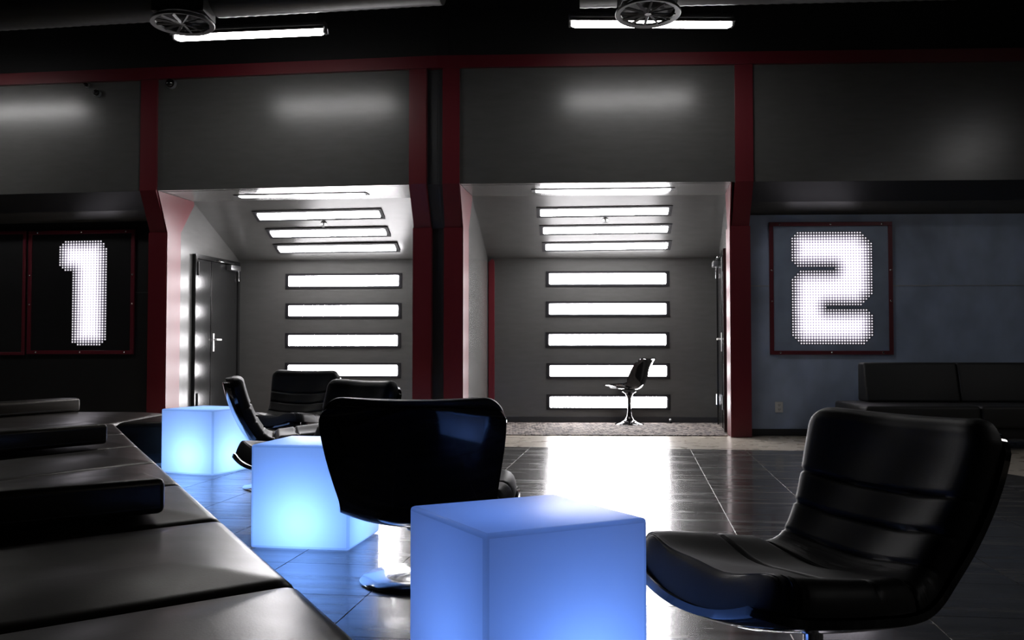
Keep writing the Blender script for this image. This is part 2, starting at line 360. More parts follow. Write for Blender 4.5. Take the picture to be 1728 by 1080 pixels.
pR, pL = Vector((R_BL.x, R_BL.y, 0)), Vector((L_BL.x, L_BL.y, 0))
for k, (x0, x1, y) in enumerate([(921, 1129.5, 470.5), (921, 1130, 521.4), (920.5, 1129.5, 573.4), (922, 1130.5, 625.8), (922, 1131, 678.6)]):
    a, b = atPl(x0, y, pR, nbR), atPl(x1, y, pR, nbR); z = (a.z+b.z)/2; a.z = b.z = z
    fixture(a, b, up, -nbR, .195, 'white lit strip behind the pedestal chair, %s of five on the wall' % hts[k], gR)
for k, (x0, x1, y) in enumerate([(482, 678.5, 474), (482, 677.5, 524.3), (481.5, 676.5, 574.6), (481, 676.5, 625), (481, 676, 675.5)]):
    a, b = atPl(x0, y, pL, nbL), atPl(x1, y, pL, nbL); z = (a.z+b.z)/2; a.z = b.z = z
    fixture(a, b, up, -nbL, .195, 'white lit strip on the wall by the double door, %s of five' % hts[k], 'light strips on the back wall of the double door alcove')
def ceil_strips(A, flat, slopes, nm, back):
    dn = Vector((0, 0, -1)); per = Vector((-back.y, back.x, 0))
    zz = Vector((0, 0, ZL))
    a, b = atPl(flat[0], flat[2], zz, dn), atPl(flat[1], flat[3], zz, dn)
    d = (b-a).normalized(); fixture(a, b, Vector((-d.y, d.x, 0)), dn, .17, 'white lit strip in the flat ceiling edge of the %s alcove' % nm, 'ceiling light strips of the %s alcove' % nm, lit=.10)
    P0 = Vector((A['CL'].x, A['CL'].y, ZL)); e1 = Vector((A['CR'].x, A['CR'].y, ZL))-P0; e2 = Vector((A['BL'].x, A['BL'].y, ZW))-P0
    n = e1.cross(e2).normalized()
    if n.z > 0: n = -n
    for k, s in enumerate(slopes):
        a, b = atPl(s[0], s[2], P0, n), atPl(s[1], s[3], P0, n); d = (b-a).normalized(); u = n.cross(d).normalized()
        if u.z < 0: u = -u
        fixture(a, b, u, n, .215, 'white lit strip in the sloping ceiling of the %s alcove, %s of three' % (nm, ['highest', 'middle', 'lowest'][k]), 'ceiling light strips of the %s alcove' % nm, lit=.125)
ceil_strips(R, (897, 1138, 321.5, 318.5), [(905.5, 1134, 358.5, 355), (910.5, 1133, 388.5, 385.5), (915, 1132.5, 416.5, 413.5)], 'pedestal chair', bR)
ceil_strips(L_, (399, 621, 331, 326), [(430, 647, 365, 360), (452, 657, 394, 390.5), (465, 673, 420, 417)], 'double door', bL)
# sprinkler heads on the slopes
def sprinkler(A, x, y, nm):
    P0 = Vector((A['CL'].x, A['CL'].y, ZL)); e1 = Vector((A['CR'].x, A['CR'].y, ZL))-P0; e2 = Vector((A['BL'].x, A['BL'].y, ZW))-P0
    n = e1.cross(e2).normalized(); n = -n if n.z > 0 else n
    p = atPl(x, y, P0, n); t = thing('sprinkler_head', 'small sprinkler head in the sloping ceiling of the %s alcove' % nm, 'sprinkler', p)
    Q = n.to_track_quat('Z', 'Y').to_matrix().to_4x4()
    bm = bmesh.new(); lathe(bm, [(.035, 0), (.035, .006), (.02, .010)], 20, Q); frombm('rosette', bm, M_steel, t, 40)
    bm = bmesh.new(); lathe(bm, [(.009, .008), (.009, .035), (.022, .037), (.022, .041)], 16, Q); frombm('nozzle', bm, M_slot, t, 40)
sprinkler(R, 1021.5, 370.5, 'pedestal chair'); sprinkler(L_, 546.5, 377, 'double door')

# ------------------------------------------------------------------ doors on the alcove side walls
def door(n, Fp, Bp, sg, t0, tm, t1, label):
    d = (Bp-Fp); d.z = 0; d.normalize(); nn = Vector((d.y, -d.x, 0))*sg   # nn points into the wall
    M = Matrix((d, nn, up)).transposed().to_4x4(); M.translation = Vector((Fp.x, Fp.y, 0))
    H = 2.0
    fr = bmesh.new(); add_box(fr, (t0, -.045, .006), (t0+.05, 0, H+.05), mtx=M); add_box(fr, (t1-.05, -.045, .006), (t1, 0, H+.05), mtx=M); add_box(fr, (t0+.05, -.045, H), (t1-.05, 0, H+.05), mtx=M)
    root = struct(frombm('door_%d' % n, fr, M_door), label, 'door')
    lf = box('door_leaf', (t0+.053, -.032, .012), (tm-.003, 0, H-.004), M_door, root, .004, 1, M)
    l2 = box('door_leaf', (tm+.003, -.032, .012), (t1-.053, 0, H-.004), M_door, root, .004, 1, M)
    box('astragal', (tm-.018, -.038, .02), (tm+.012, -.0325, H-.01), M_door, root, .002, 1, M)
    hb = bmesh.new(); add_box(hb, (tm+.035, -.040, .90), (tm+.072, -.0325, 1.12), .004, 2, M); add_box(hb, (tm+.046, -.085, 1.035), (tm+.062, -.0405, 1.055), .003, 2, M); add_box(hb, (tm+.046, -.085, 1.034), (tm+.175, -.070, 1.056), .005, 2, M)
    frombm('handle', hb, M_white, l2, 40)
    for z in (.25, 1.80):
        hi = bmesh.new(); p = M @ Vector((t0+.052, -.045, z)); tube(hi, p, p+Vector((0, 0, .16)), .017, 12); frombm('hinge', hi, M_slot, lf, 40)
        hi = bmesh.new(); p = M @ Vector((t1-.052, -.045, z)); tube(hi, p, p+Vector((0, 0, .13)), .015, 12); frombm('hinge', hi, M_chrome, l2, 40)
    cb = box('closer_body', (t1-.36, -.105, H-.075), (t1-.10, -.033, H-.012), M_steel, root, .006, 2, M)
    box('closer_arm', (t1-.62, -.075, H+.004), (t1-.22, -.05, H+.022), M_chrome, cb, .003, 1, M)
    return root
door(1, L_FL, L_BL, -1, .56, .97, 1.70, 'black gloss double door in the side wall beside the number one')
door(2, R_FR, R_BR, 1, .50, .90, 1.66, 'black door in the side wall beside the number two')
dz = atZ(1130, 713.5, .006); dz.y = min(dz.y, 11.85)
t = thing('door_stop', 'tiny floor-mounted door stop behind the pedestal chair', 'door stop', (dz.x, dz.y, .006))
bm = bmesh.new(); lathe(bm, [(.016, 0), (.014, .03), (.014, .035)], 16); frombm('post', bm, M_slot, t, 40)
bm = bmesh.new(); lathe(bm, [(.017, .035), (.018, .045), (.012, .055)], 16); frombm('cap', bm, M_steel, t, 40)

# ------------------------------------------------------------------ number signs
def sign(fr, flip, x0, x1, y0, y1, mask, dots_px, nc, nr, label, panelmat):
    # plane of the lower wall at n=.455
    n = (nR if fr is WR else nL); p0 = fr(0, .455, 0); d = dR if fr is WR else -dL
    c = [atPl(x, y, p0, n) for x, y in ((x0, y0), (x1, y0), (x0, y1), (x1, y1))]
    zt = (c[0].z+c[1].z)/2; zb = (c[2].z+c[3].z)/2
    xl = (c[0]+c[2])/2; xr = (c[1]+c[3])/2; wd = (xr-xl).dot(d); o = Vector((xl.x, xl.y, zb)); hh = zt-zb
    M = Matrix((d, n, up)).transposed().to_4x4(); M.translation = o
    root = thing('number_sign', label, 'sign', o)
    Mi = Matrix.Translation(-o) @ M
    box('panel', (.035, -.014, .035), (wd-.035, -.001, hh-.035), panelmat, root, 0, 1, Mi)
    fb = .042
    for nm_, lo, hi in (('frame_bar', (0, -.028, hh-fb), (wd, -.001, hh)), ('frame_bar', (0, -.028, 0), (wd, -.001, fb)), ('frame_bar', (0, -.028, fb), (fb, -.001, hh-fb)), ('frame_bar', (wd-fb, -.028, fb), (wd, -.001, hh-fb))):
        box(nm_, lo, hi, M_redd, root, .002, 1, Mi)
    for u, v in [(.07, 1), (.5, 1), (.93, 1), (.07, 0), (.5, 0), (.93, 0), (0, .40), (0, .64), (1, .40), (1, .64)]:
        bm = bmesh.new(); q = Vector((fb/2+u*(wd-fb), -.028, fb/2+v*(hh-fb)))
        lathe(bm, [(.011, 0), (.008, .005), (.003, .007)], 10, Mi @ Matrix.Translation(q) @ Matrix.Rotation(math.pi/2, 4, 'X')); frombm('screw', bm, M_chrome, root, 60)
    # dot grid
    ca = [atPl(x, y, p0, n) for x, y in ((dots_px[0], dots_px[2]), (dots_px[1], dots_px[2]), (dots_px[0], dots_px[3]), (dots_px[1], dots_px[3]))]
    u0 = ((ca[0]+ca[2])/2-o).dot(d); u1 = ((ca[1]+ca[3])/2-o).dot(d); v0 = (ca[0].z+ca[1].z)/2-zb; v1 = (ca[2].z+ca[3].z)/2-zb
    pu = (u1-u0)/(nc-1); pv = (v0-v1)/(nr-1)
    dist = {}
    inside = lambda c_, r_: 0 <= r_ < nr and any(a <= c_ <= b for a, b in mask[r_])
    for r_ in range(nr):
        for c_ in range(nc):
            if not inside(c_, r_): continue
            best = 9
            for k in range(-8, 9):
                for l in range(-8, 9):
                    if not inside(c_+k, r_+l): best = min(best, math.hypot(k, l))
            dist[(c_, r_)] = best
    vs, fs, gl = [], [], []; hv, hf, hg = [], [], []
    for (c_, r_), ds in dist.items():
        g = min(1, max(0, (ds-1)/4.5)); u, v = u0+c_*pu, v0-r_*pv; rad = pu*(.31+.16*g); k = len(vs)
        for i in range(8):
            a = i*math.pi/4; vs.append(Mi @ Vector((u+rad*math.cos(a), -.0155, v+rad*math.sin(a))))
        vs.append(Mi @ Vector((u, -.019, v))); gl += [.75+1.2*g]*9
        fs += [(k+i, k+(i+1) % 8, k+8) for i in range(8)]
        k = len(hv); hv += [Mi @ Vector((u+a*pu/2, -.0148, v+b*pv/2)) for a, b in ((-1, -1), (1, -1), (1, 1), (-1, 1))]; hf.append((k, k+1, k+2, k+3))
        for a, b in ((-1, 1), (1, 1), (1, -1), (-1, -1)):
            nb_ = [min(1, max(0, (dist.get((c_+i, r_+j), 0)-1)/4.5)) for i in (0, a) for j in (0, b)]
            hg.append((sum(nb_)/4)**1.3)
    for nm_, V_, F_, G_, m_ in (('lit_dots', vs, fs, gl, M_dot), ('lit_backing', hv, hf, hg, M_halo)):
        ob = pyd(nm_, V_, F_, m_, root); at = ob.data.attributes.new('glow', 'FLOAT', 'POINT'); at.data.foreach_set('value', G_); ob['kind'] = 'stuff'
    return root
m2 = {}
for r_ in range(41):
    if r_ < 3: m2[r_] = [(2-r_, 25+r_)]
    elif r_ <= 10: m2[r_] = [(0, 28 if r_ == 3 else 29)]
    elif r_ <= 12: m2[r_] = [(r_-10, 29)]
    elif r_ == 13: m2[r_] = [(16, 29)]
    elif r_ <= 16: m2[r_] = [(17-r_, 29)]
    elif r_ <= 22: m2[r_] = [(0, 29)]
    elif r_ <= 26: m2[r_] = [(0, 29-(r_-22))]
    elif r_ == 27: m2[r_] = [(0, 12)]
    elif r_ <= 29: m2[r_] = [(0, 26+(r_-27))]
    elif r_ <= 37: m2[r_] = [(0, 29)]
    else: m2[r_] = [(r_-37, 29-(r_-37)+0)]
m1 = {}
for r_ in range(41):
    if r_ < 3: m1[r_] = [(2-r_, 15+min(r_, 1))]
    elif r_ <= 9: m1[r_] = [(0, 17)]
    elif r_ <= 11: m1[r_] = [(r_-9, 17)]
    elif r_ <= 38: m1[r_] = [(5, 17)]
    elif r_ == 39: m1[r_] = [(5, 16)]
    else: m1[r_] = [(7, 15)]
sign(WR, 0, 1298, 1505.5, 375, 598.5, m2, (1337, 1470, 393, 579.5), 30, 41, 'square sign with a dotted glowing number 2 in a wine red frame', mat('slate_sign_panel', (.27, .33, .44), .4, noise=((3, 3, 3), .3, .05)))
sign(WL, 0, 49, 228, 389, 597.5, m1, (102, 179.5, 408, 581.5), 18, 41, 'square sign with a dotted glowing number 1 on black panel', mat('black_sign_panel', (.010, .010, .011), .4))
# neighbouring empty framed panel
p0 = WL(0, .455, 0); c = [atPl(x, y, p0, nL) for x, y in ((-140, 394), (46, 390), (46, 599))]
M = Matrix((-dL, nL, up)).transposed().to_4x4(); o = Vector((c[0].x, c[0].y, c[2].z)); wd = (c[1]-c[0]).dot(-dL); hh = c[1].z-c[2].z
root = thing('framed_panel', 'plain black wall panel in a dark red frame beside the number one sign', 'panel', o)
box('panel', (.03, -.012, .03), (wd-.03, -.001, hh-.03), M_blackw, root, 0, 1, M)
for lo, hi in (((0, -.026, hh-.035), (wd, -.001, hh)), ((0, -.026, 0), (wd, -.001, .035)), ((0, -.026, .035), (.035, -.001, hh-.035)), ((wd-.035, -.026, .035), (wd, -.001, hh-.035))): box('frame_bar', lo, hi, M_redd, root, .002, 1, M)

# ------------------------------------------------------------------ wall outlet
p = atPl(1314.5, 687, WR(0, .455, 0), nR); M = Matrix((dR, nR, up)).transposed().to_4x4()
root = thing('wall_outlet', 'white double wall outlet low on the slate blue wall', 'outlet', p)
box('plate', (-.042, -.008, -.058), (.042, 0, .058), M_white, root, .003, 2, M)
for z in (.024, -.024):
    s_ = box('socket', (-.02, -.011, z-.017), (.02, -.0082, z+.017), M_white, root, .003, 2, M)
    bm = bmesh.new(); add_box(bm, (-.010, -.0122, z-.006), (-.006, -.0112, z+.008), mtx=M); add_box(bm, (.006, -.0122, z-.006), (.010, -.0112, z+.008), mtx=M); add_box(bm, (-.003, -.0122, z-.014), (.003, -.0112, z-.009), mtx=M)
    frombm('slots', bm, M_slot, s_)

# ------------------------------------------------------------------ hanging lamps, ducts, diffusers, small spots
ZLAMP = 3.90
def hanging_lamp(p, q, label):
    c = (p+q)/2; d = (q-p); ln = d.length; a = math.atan2(d.y, d.x)
    t = thing('hanging_lamp', label, 'lamp', (c.x, c.y, ZLAMP), a, 'long fluorescent lamps hung along the wall')
    w = ln/2
    box('housing', (-w, -.05, .035), (w, .05, .085), M_grill, t, .01, 2)
    bm = bmesh.new()   # open reflector wings
    for s in (-1, 1):
        v = [bm.verts.new(x) for x in ((-w, s*.05, .035), (w, s*.05, .035), (w, s*.085, -.005), (-w, s*.085, -.005), (-w, s*.054, .037), (w, s*.054, .037), (w, s*.09, -.003), (-w, s*.09, -.003))]
        for f in ((0, 1, 2, 3), (7, 6, 5, 4), (0, 4, 5, 1), (3, 2, 6, 7), (0, 3, 7, 4), (1, 5, 6, 2)): bm.faces.new([v[i] for i in f])
    frombm('reflector', bm, M_steel, t)
    box('lit_tube', (-w+.02, -.045, -.035), (w-.02, .045, .034), M_lamp, t, .03, 4)
    for s in (-1, 1):
        box('end_cap', (s*w-.02 if s > 0 else -w-.004, -.04, -.03), (w+.004 if s > 0 else -w+.02, .04, .034), M_grill, t, .008, 2)
        bm = bmesh.new(); tube(bm, (s*(w-.1), 0, .08), (s*(w-.1), 0, CEIL-ZLAMP), .004, 6); frombm('wire', bm, M_grill, t)
def lampz(x, y): return atZ(x, y, ZLAMP)
hanging_lamp(lampz(960, 39), lampz(1237, 40.5), 'white tubular lamp hanging behind the round vent over the pedestal chair alcove')
hanging_lamp(lampz(294, 63), lampz(550, 52), 'white tubular lamp hanging in front of the double door alcove')
hanging_lamp(Vector((6.4, 5.9, ZLAMP)), Vector((6.5, 4.4, ZLAMP)), 'white tubular lamp hanging beyond the sofa end')
hanging_lamp(Vector((6.6, .9, ZLAMP)), Vector((6.4, -.6, ZLAMP)), 'unseen white tubular lamp added to brighten the slate blue wall')  # added behind the camera, out of view, for more light on the right wall
hanging_lamp(Vector((-7.0, 9.72, ZLAMP)), Vector((-5.52, 9.52, ZLAMP)), 'white tubular lamp hanging over the number one sign wall')

def duct(p, q, r, label):
    t = thing('air_duct', label, 'duct', p); d = Vector(q)-Vector(p); n = int(d.length/.045); prof = []
    for i in range(n+1):
        prof.append((r+(.004 if i % 2 else 0), d.length*i/n))
    bm = bmesh.new(); lathe(bm, prof, 28, d.to_track_quat('Z', 'Y').to_matrix().to_4x4()); frombm('spiral_pipe', bm, M_duct, t, 30)
    for f in (.15, .85):
        bm = bmesh.new(); pt_ = d*f; tube(bm, pt_+Vector((0, 0, r*.9)), (pt_.x, pt_.y, CEIL-p[2]), .006, 6); frombm('hanger', bm, M_grill, t)
    return t
duct((-4.9, 8.62, 4.06), (-3.12, 8.34, 4.06), .21, 'grey spiral air duct on the number one side of its round vent')
duct((-2.60, 8.26, 4.06), (-.6, 7.95, 4.06), .21, 'grey spiral air duct above the double door alcove lamp')
duct((.58, 8.02, 4.06), (.895, 8.0, 4.06), .21, 'short grey duct stub beside the round vent by the pedestal chair alcove')
duct((1.40, 7.97, 4.06), (4.4, 7.78, 4.06), .21, 'grey spiral air duct above the pedestal chair alcove lamp')
def diffuser(x, y, z, dia, label, tilt):
    p = atZ(x, y, z); t = thing('round_vent', label, 'vent', p); r = dia/2; Rm = Matrix.Rotation(tilt, 4, 'X')
    bm = bmesh.new(); lathe(bm, [(r, .012), (r, 0), (r*.985, -.006), (r*.83, .004), (r*.82, .02), (r*.9, .03)], 48, Rm, cap=False)
    frombm('rim', bm, M_grill, t, 40)
    bm = bmesh.new(); lathe(bm, [(r*.80, .05), (r*.80, .06)], 40, Rm); frombm('throat', bm, M_black, t)
    for i in range(12):
        a = i*math.pi/6; bm = bmesh.new()
        add_box(bm, (r*.10, -.011, .0), (r*.84, .011, .010), mtx=Rm @ Matrix.Rotation(a, 4, 'Z') @ Matrix.Rotation(.5, 4, 'X')); frombm('vane', bm, M_grill, t)
    bm = bmesh.new(); lathe(bm, [(r*.10, -.002), (r*.12, .006), (r*.12, .02)], 20, Rm); frombm('hub', bm, M_grill, t, 40)
    box('plenum_box', (-r*.82, -r*.5, .075), (r*.82, r*.75, .34), M_black, t)
    return t
diffuser(1093.5, 24, 3.74, .55, 'round radial vent in front of the lamp by the pedestal chair alcove', math.radians(-5))
diffuser(308, 41, 3.74, .54, 'round radial vent in front of the lamp by the double door alcove', math.radians(-2))
def spot(p, n, label, r=.036):
    t = thing('wall_camera', label, 'camera', p); Q = (-n).to_track_quat('Z', 'Y').to_matrix().to_4x4()
    bm = bmesh.new(); lathe(bm, [(r*1.15, 0), (r*1.15, .02), (r, .035)], 24, Q); frombm('mount', bm, M_steel, t, 40)
    bm = bmesh.new(); lathe(bm, [(r*.95, .035), (r*.9, .055), (r*.6, .075), (r*.15, .083)], 24, Q); frombm('dome', bm, M_lacq, t, 60)
    return t
spot(atPl(290, 142, WL(0, .03, 0), nL), nL, 'round dome camera high on the grey wall beside the left red column', .05)
spot(atPl(166, 158, WL(0, .03, 0), nL), nL, 'small round camera below the red rail over the number one sign', .036)
bx = spot(atPl(149, 145, WL(0, .03, 0), nL), nL, 'tiny sensor knob just under the red rail over the number one sign', .022)

# ------------------------------------------------------------------ light cubes
CS = .4727
def light_cube(x, y, th, label, col, power, bulb):
    t = thing('light_cube', label, 'light cube', (x, y, 0), th, 'glowing plastic cubes standing between the lounge chairs')
    sh = box('shell', (0, 0, .004), (CS, CS, .004+CS), M_cube, t, .012, 3)
    sh.data.materials.append(M_cube_edge)          # the plastic is thicker along the rounded edges
    for p in sh.data.polygons:
        if max(abs(c_) for c_ in p.normal) < .995: p.material_index = 1
    bm = bmesh.new(); lathe(bm, [(.05, .0045), (.05, .02), (.02, .03), (.02, .06)], 16, Matrix.Translation((CS/2, CS/2, .002))); frombm('lamp_holder', bm, M_white, t, 40)
    l = bpy.data.lights.new('bulb', 'POINT'); l.energy = power; l.color = col; l.shadow_soft_size = .04
    lo = bpy.data.objects.new('bulb', l); link(lo, t); lo.location = bulb
    return t
light_cube(-2.173, 6.912, 1.2007, 'pale cyan glowing cube at the end of the curved bench', (.24, .47, 1), CUBE_W*4.2, (.22, .22, .14))
light_cube(-.738, 4.320, 1.4148, 'sky blue glowing cube beside the chair seen from behind', (.20, .42, 1), CUBE_W*3.6, (.20, .24, .13))
light_cube(-.0641, 2.252, .4917, 'deeper blue glowing cube beside the large chair with the seams', (.16, .35, 1), CUBE_W*2.1, (.28, .20, .10))

# ------------------------------------------------------------------ lounge chairs
def catmull(pts, n):
    out = []; P = [pts[0]]+list(pts)+[pts[-1]]
    for i in range(1, len(P)-2):
        for k in range(n):
            t = k/n; a, b, c, d = P[i-1], P[i], P[i+1], P[i+2]
            out.append(tuple(.5*((2*b[j])+(c[j]-a[j])*t+(2*a[j]-5*b[j]+4*c[j]-d[j])*t*t+(-a[j]+3*b[j]-3*c[j]+d[j])*t**3) for j in range(len(b))))
    out.append(tuple(pts[-1])); return out
#        y     z    half-width curl
PROF = [(.405, .285, .345, .050), (.34, .262, .365, .062), (.23, .243, .372, .070), (.11, .232, .365, .070), (0, .230, .345, .062), (-.09, .240, .322, .055),
        (-.155, .270, .308, .050), (-.205, .32, .303, .046), (-.258, .40, .314, .044), (-.302, .49, .330, .046), (-.336, .58, .343, .050), (-.358, .655, .348, .052), (-.368, .705, .345, .052)]
FINE = catmull(PROF, 6)
def arc(fine):
    s = [0]
    for a, b in zip(fine, fine[1:]): s.append(s[-1]+math.hypot(b[0]-a[0], b[1]-a[1]))
    return s
ARC = arc(FINE); LEN = ARC[-1]
def at(s):
    if s > LEN:
        a, b = FINE[-2], FINE[-1]; k = (s-LEN)/math.hypot(b[0]-a[0], b[1]-a[1]); return tuple(b[j]+(b[j]-a[j])*k*(1 if j < 2 else 0) for j in range(4))+((b[0]-a[0]), (b[1]-a[1]))
    i = max(0, min(len(ARC)-2, next((k for k in range(len(ARC)-1) if ARC[k+1] >= s), len(ARC)-2)))
    t = (s-ARC[i])/(ARC[i+1]-ARC[i]); a, b = FINE[i], FINE[i+1]
    i0, i1 = max(0, i-1), min(len(FINE)-1, i+2)
    return tuple(a[j]+(b[j]-a[j])*t for j in range(4))+(FINE[i1][0]-FINE[i0][0], FINE[i1][1]-FINE[i0][1])
def spt(s, u, off, wscale=1, wsub=0, r0=None, r1=None, sa=0, sb=None):
    # point of the seat/back surface: s along the profile, u across (-1..1), off towards the sitter
    y, z, w, cu, ty, tz = at(s); l = math.hypot(ty, tz); ny, nz = tz/l, -ty/l   # normal towards the sitter
    w = w*wscale-wsub; sb = LEN if sb is None else sb
    if r0 and s-sa < r0: e_ = max(0, s-sa); w = w-r0+math.sqrt(max(0, r0*r0-(r0-e_)**2))
    if r1 and sb-s < r1: e_ = max(0, sb-s); w = w-r1+math.sqrt(max(0, r1*r1-(r1-e_)**2))
    c = cu*abs(u)**2.3
    o = off+c
    return Vector((u*w, y+ny*o, z+nz*o))
def grid_closed(name, fa, fb, ss, us, m, parent):
    bm = bmesh.new(); ns, nu = len(ss), len(us)
    A = [[bm.verts.new(fa(s, u)) for u in us] for s in ss]; Bv = [[bm.verts.new(fb(s, u)) for u in us] for s in ss]
    for i in range(ns-1):
        for j in range(nu-1):
            bm.faces.new((A[i][j], A[i][j+1], A[i+1][j+1], A[i+1][j])); bm.faces.new((Bv[i][j], Bv[i+1][j], Bv[i+1][j+1], Bv[i][j+1]))
        bm.faces.new((A[i][0], A[i+1][0], Bv[i+1][0], Bv[i][0])); bm.faces.new((A[i][-1], Bv[i][-1], Bv[i+1][-1], A[i+1][-1]))
    for j in range(nu-1):
        bm.faces.new((A[0][j], Bv[0][j], Bv[0][j+1], A[0][j+1])); bm.faces.new((A[-1][j], A[-1][j+1], Bv[-1][j+1], Bv[-1][j]))
    return frombm(name, bm, m, parent, 50)
def spaced(a, b, n, dense=.09):
    out = []
    for i in range(n+1):
        t = i/n; t = t*t*(3-2*t)*.55+t*.45; out.append(a+(b-a)*t)
    return out
US = [math.sin(math.pi/2*(-1+2*i/26)) for i in range(27)]
SW = .475                                   # arc length where the seat cushion meets the back cushion
def make_chair():
    t = thing('lounge_chair', 'x', 'chair')
    ss = [0, .004, .012, .024, .04, .06, .085]+[.11+(LEN-.22)*i/36 for i in range(37)]+[LEN-x for x in (.085, .06, .04, .024, .012, .004, 0)]
    grid_closed('shell', lambda s, u: spt(s, u, 0, r0=.10, r1=.075), lambda s, u: spt(s, u, -.020, r0=.10, r1=.075), ss, US, M_lacq, t)
    def cushion(name, sa, sb, T, seams, r0, r1, wsub, bulge):
        sq = lambda x: math.sqrt(max(0, 1-x*x))
        def th(s, u):
            e0, e1 = s-sa, sb-s; rr = .045
            k = sq(1-min(1, e0/(.022 if name == 'seat_cushion' else rr)))**.8*sq(1-min(1, e1/rr))**.8
            side = (1-abs(u)**11)**.5 if abs(u) < 1 else 0
            d = 1
            for q, dep in seams: d -= dep*math.exp(-((s-q-.012*u*u)/.0065)**2)
            puff = 1+bulge*math.sin(7*u+s*9)*.04
            return .004+T*k*side*d*puff
        n = max(26, int((sb-sa)/.006)); S = [sa+(sb-sa)*(.5-.5*math.cos(math.pi*i/n))*.35+(sb-sa)*(i/n)*.65 for i in range(n+1)]
        return grid_closed(name, lambda s, u: spt(s, u, .003, wsub=wsub, r0=r0, r1=r1, sa=sa, sb=sb), lambda s, u: spt(s, u, .003+th(s, u), wsub=wsub, r0=r0, r1=r1, sa=sa, sb=sb), S, US, M_leather, t)
    cushion('seat_cushion', .016, SW, .098, [(.030, .07), (.30, .13)], .09, .03, .014, 1)
    cushion('back_cushion', SW-.012, LEN+.022, .080, [(SW+.155, .10), (SW+.265, .16), (SW+.375, .18)], .02, .07, .012, 1)
    bm = bmesh.new(); lathe(bm, [(.026, .03), (.026, .185), (.07, .20), (.075, .208)], 24); frombm('pedestal', bm, M_chrome, t, 40)
    bm = bmesh.new(); lathe(bm, [(.252, 0), (.255, .006), (.245, .014), (.15, .022), (.06, .029), (.034, .040), (.03, .05)], 56); frombm('base_disc', bm, M_chrome, t, 50)
    return t
ch0 = make_chair()
def face(fx, fy): return math.atan2(-fx, fy)         # local +y is where the chair faces
chairs = [(.80, 2.545, face(-.925, -.38), 'black leather lounge chair facing the deeper blue cube, seat fully shown'),
          (-.35, 3.81, face(.05, 1), 'black lounge chair turned away, its glossy black back shell shown'),
          (-1.54, 6.38, face(1, .28), 'black lounge chair in profile, its shell lit blue by the cyan cube'),
          (-1.95, 8.24, face(-.33, -.945), 'black lounge chair facing the room under the lit wall strips'),
          (-1.10, 5.42, face(-.72, -.69), 'black lounge chair mostly hidden behind the sky blue cube')]
for k, (x, y, a, lb) in enumerate(chairs):
    o = ch0 if k == 0 else copy_tree(ch0)
    o.location = (x, y, 0); o.rotation_euler = (0, 0, a); o['label'] = lb; o['group'] = 'black leather lounge chairs on disc feet'

# ------------------------------------------------------------------ pedestal chair in the alcove
def tulip(x, y, rz):
    t = thing('pedestal_chair', 'glossy dark moulded pedestal chair standing alone on the alcove carpet', 'chair', (x, y, .006), rz)
    bm = bmesh.new(); lathe(bm, [(.175, 0), (.178, .004), (.165, .012), (.11, .028), (.06, .055), (.034, .10), (.024, .17), (.020, .25), (.024, .32), (.05, .375), (.09, .40)], 40); frombm('foot', bm, M_lacq, t, 60)
    P = catmull([(.27, .475, .15, .0), (.24, .462, .20, .02), (.14, .440, .245, .055), (.02, .425, .250, .075), (-.09, .430, .235, .080), (-.155, .468, .215, .08), (-.19, .54, .225, .085), (-.215, .63, .225, .07), (-.245, .72, .215, .05), (-.275, .785, .185, .025), (-.295, .805, .14, .01)], 5)
    def pt_(i, u, off):
        y_, z_, w_, c_ = P[i]; a, b = P[max(0, i-1)], P[min(len(P)-1, i+1)]; ty, tz = b[0]-a[0], b[1]-a[1]; l = math.hypot(ty, tz); ny, nz = tz/l, -ty/l; o = off+c_*abs(u)**2.2
        return Vector((u*w_, y_+ny*o, z_+nz*o))
    us = [math.sin(math.pi/2*(-1+2*i/20)) for i in range(21)]
    grid_closed('moulded_shell', lambda i, u: pt_(i, u, .006), lambda i, u: pt_(i, u, -.006), list(range(len(P))), us, M_lacq, t)
    bm = bmesh.new()   # seat pad
    lathe(bm, [(.01, .449), (.17, .447), (.185, .458), (.17, .470), (.02, .474)], 32, Matrix.Translation((0, .07, -.004)) @ Matrix.Scale(1.0, 4)); frombm('seat_pad', bm, M_leather, t, 50)
    return t
pc = atZ(1062, 716, .006); tulip(pc.x, pc.y, face(-.80, .60))

# ------------------------------------------------------------------ curved bench (banquette)
SZ = .35
edge = [(-.118, 1.455), (-.557, 2.32), (-1.0, 3.185), (-1.43, 4.03), (-1.825, 4.81), (-2.25, 5.645), (-2.67, 6.48), (-3.12, 7.38)]
edge = [(x+.04, y+.02) for x, y in edge]
angs = [36, 38.5, 40, 49, 58, 62, 68, 74]
outer = [(e_[0]-1.35*math.cos(math.radians(a)), e_[1]-1.35*math.sin(math.radians(a))) for e_, a in zip(edge, angs)]
bench = thing('curved_bench', 'long dark leather bench of wedge cushions along the left side', 'bench', (-1.0, 3.2, 0))
bench.location = (0, 0, 0)
def inset(poly, d):
    n = len(poly); c = [sum(p[0] for p in poly)/n, sum(p[1] for p in poly)/n]; out = []
    for i in range(n):
        a, b, c_ = Vector(poly[i-1]), Vector(poly[i]), Vector(poly[(i+1) % n]); u = (b-a).normalized(); v = (c_-b).normalized()
        n1, n2 = Vector((-u.y, u.x)), Vector((-v.y, v.x))
        if n1.dot(Vector(c)-b) < 0: n1 = -n1
        if n2.dot(Vector(c)-b) < 0: n2 = -n2
        m = (n1+n2); m = m/(1+n1.dot(n2)); out.append(tuple(b+m*d))
    return out
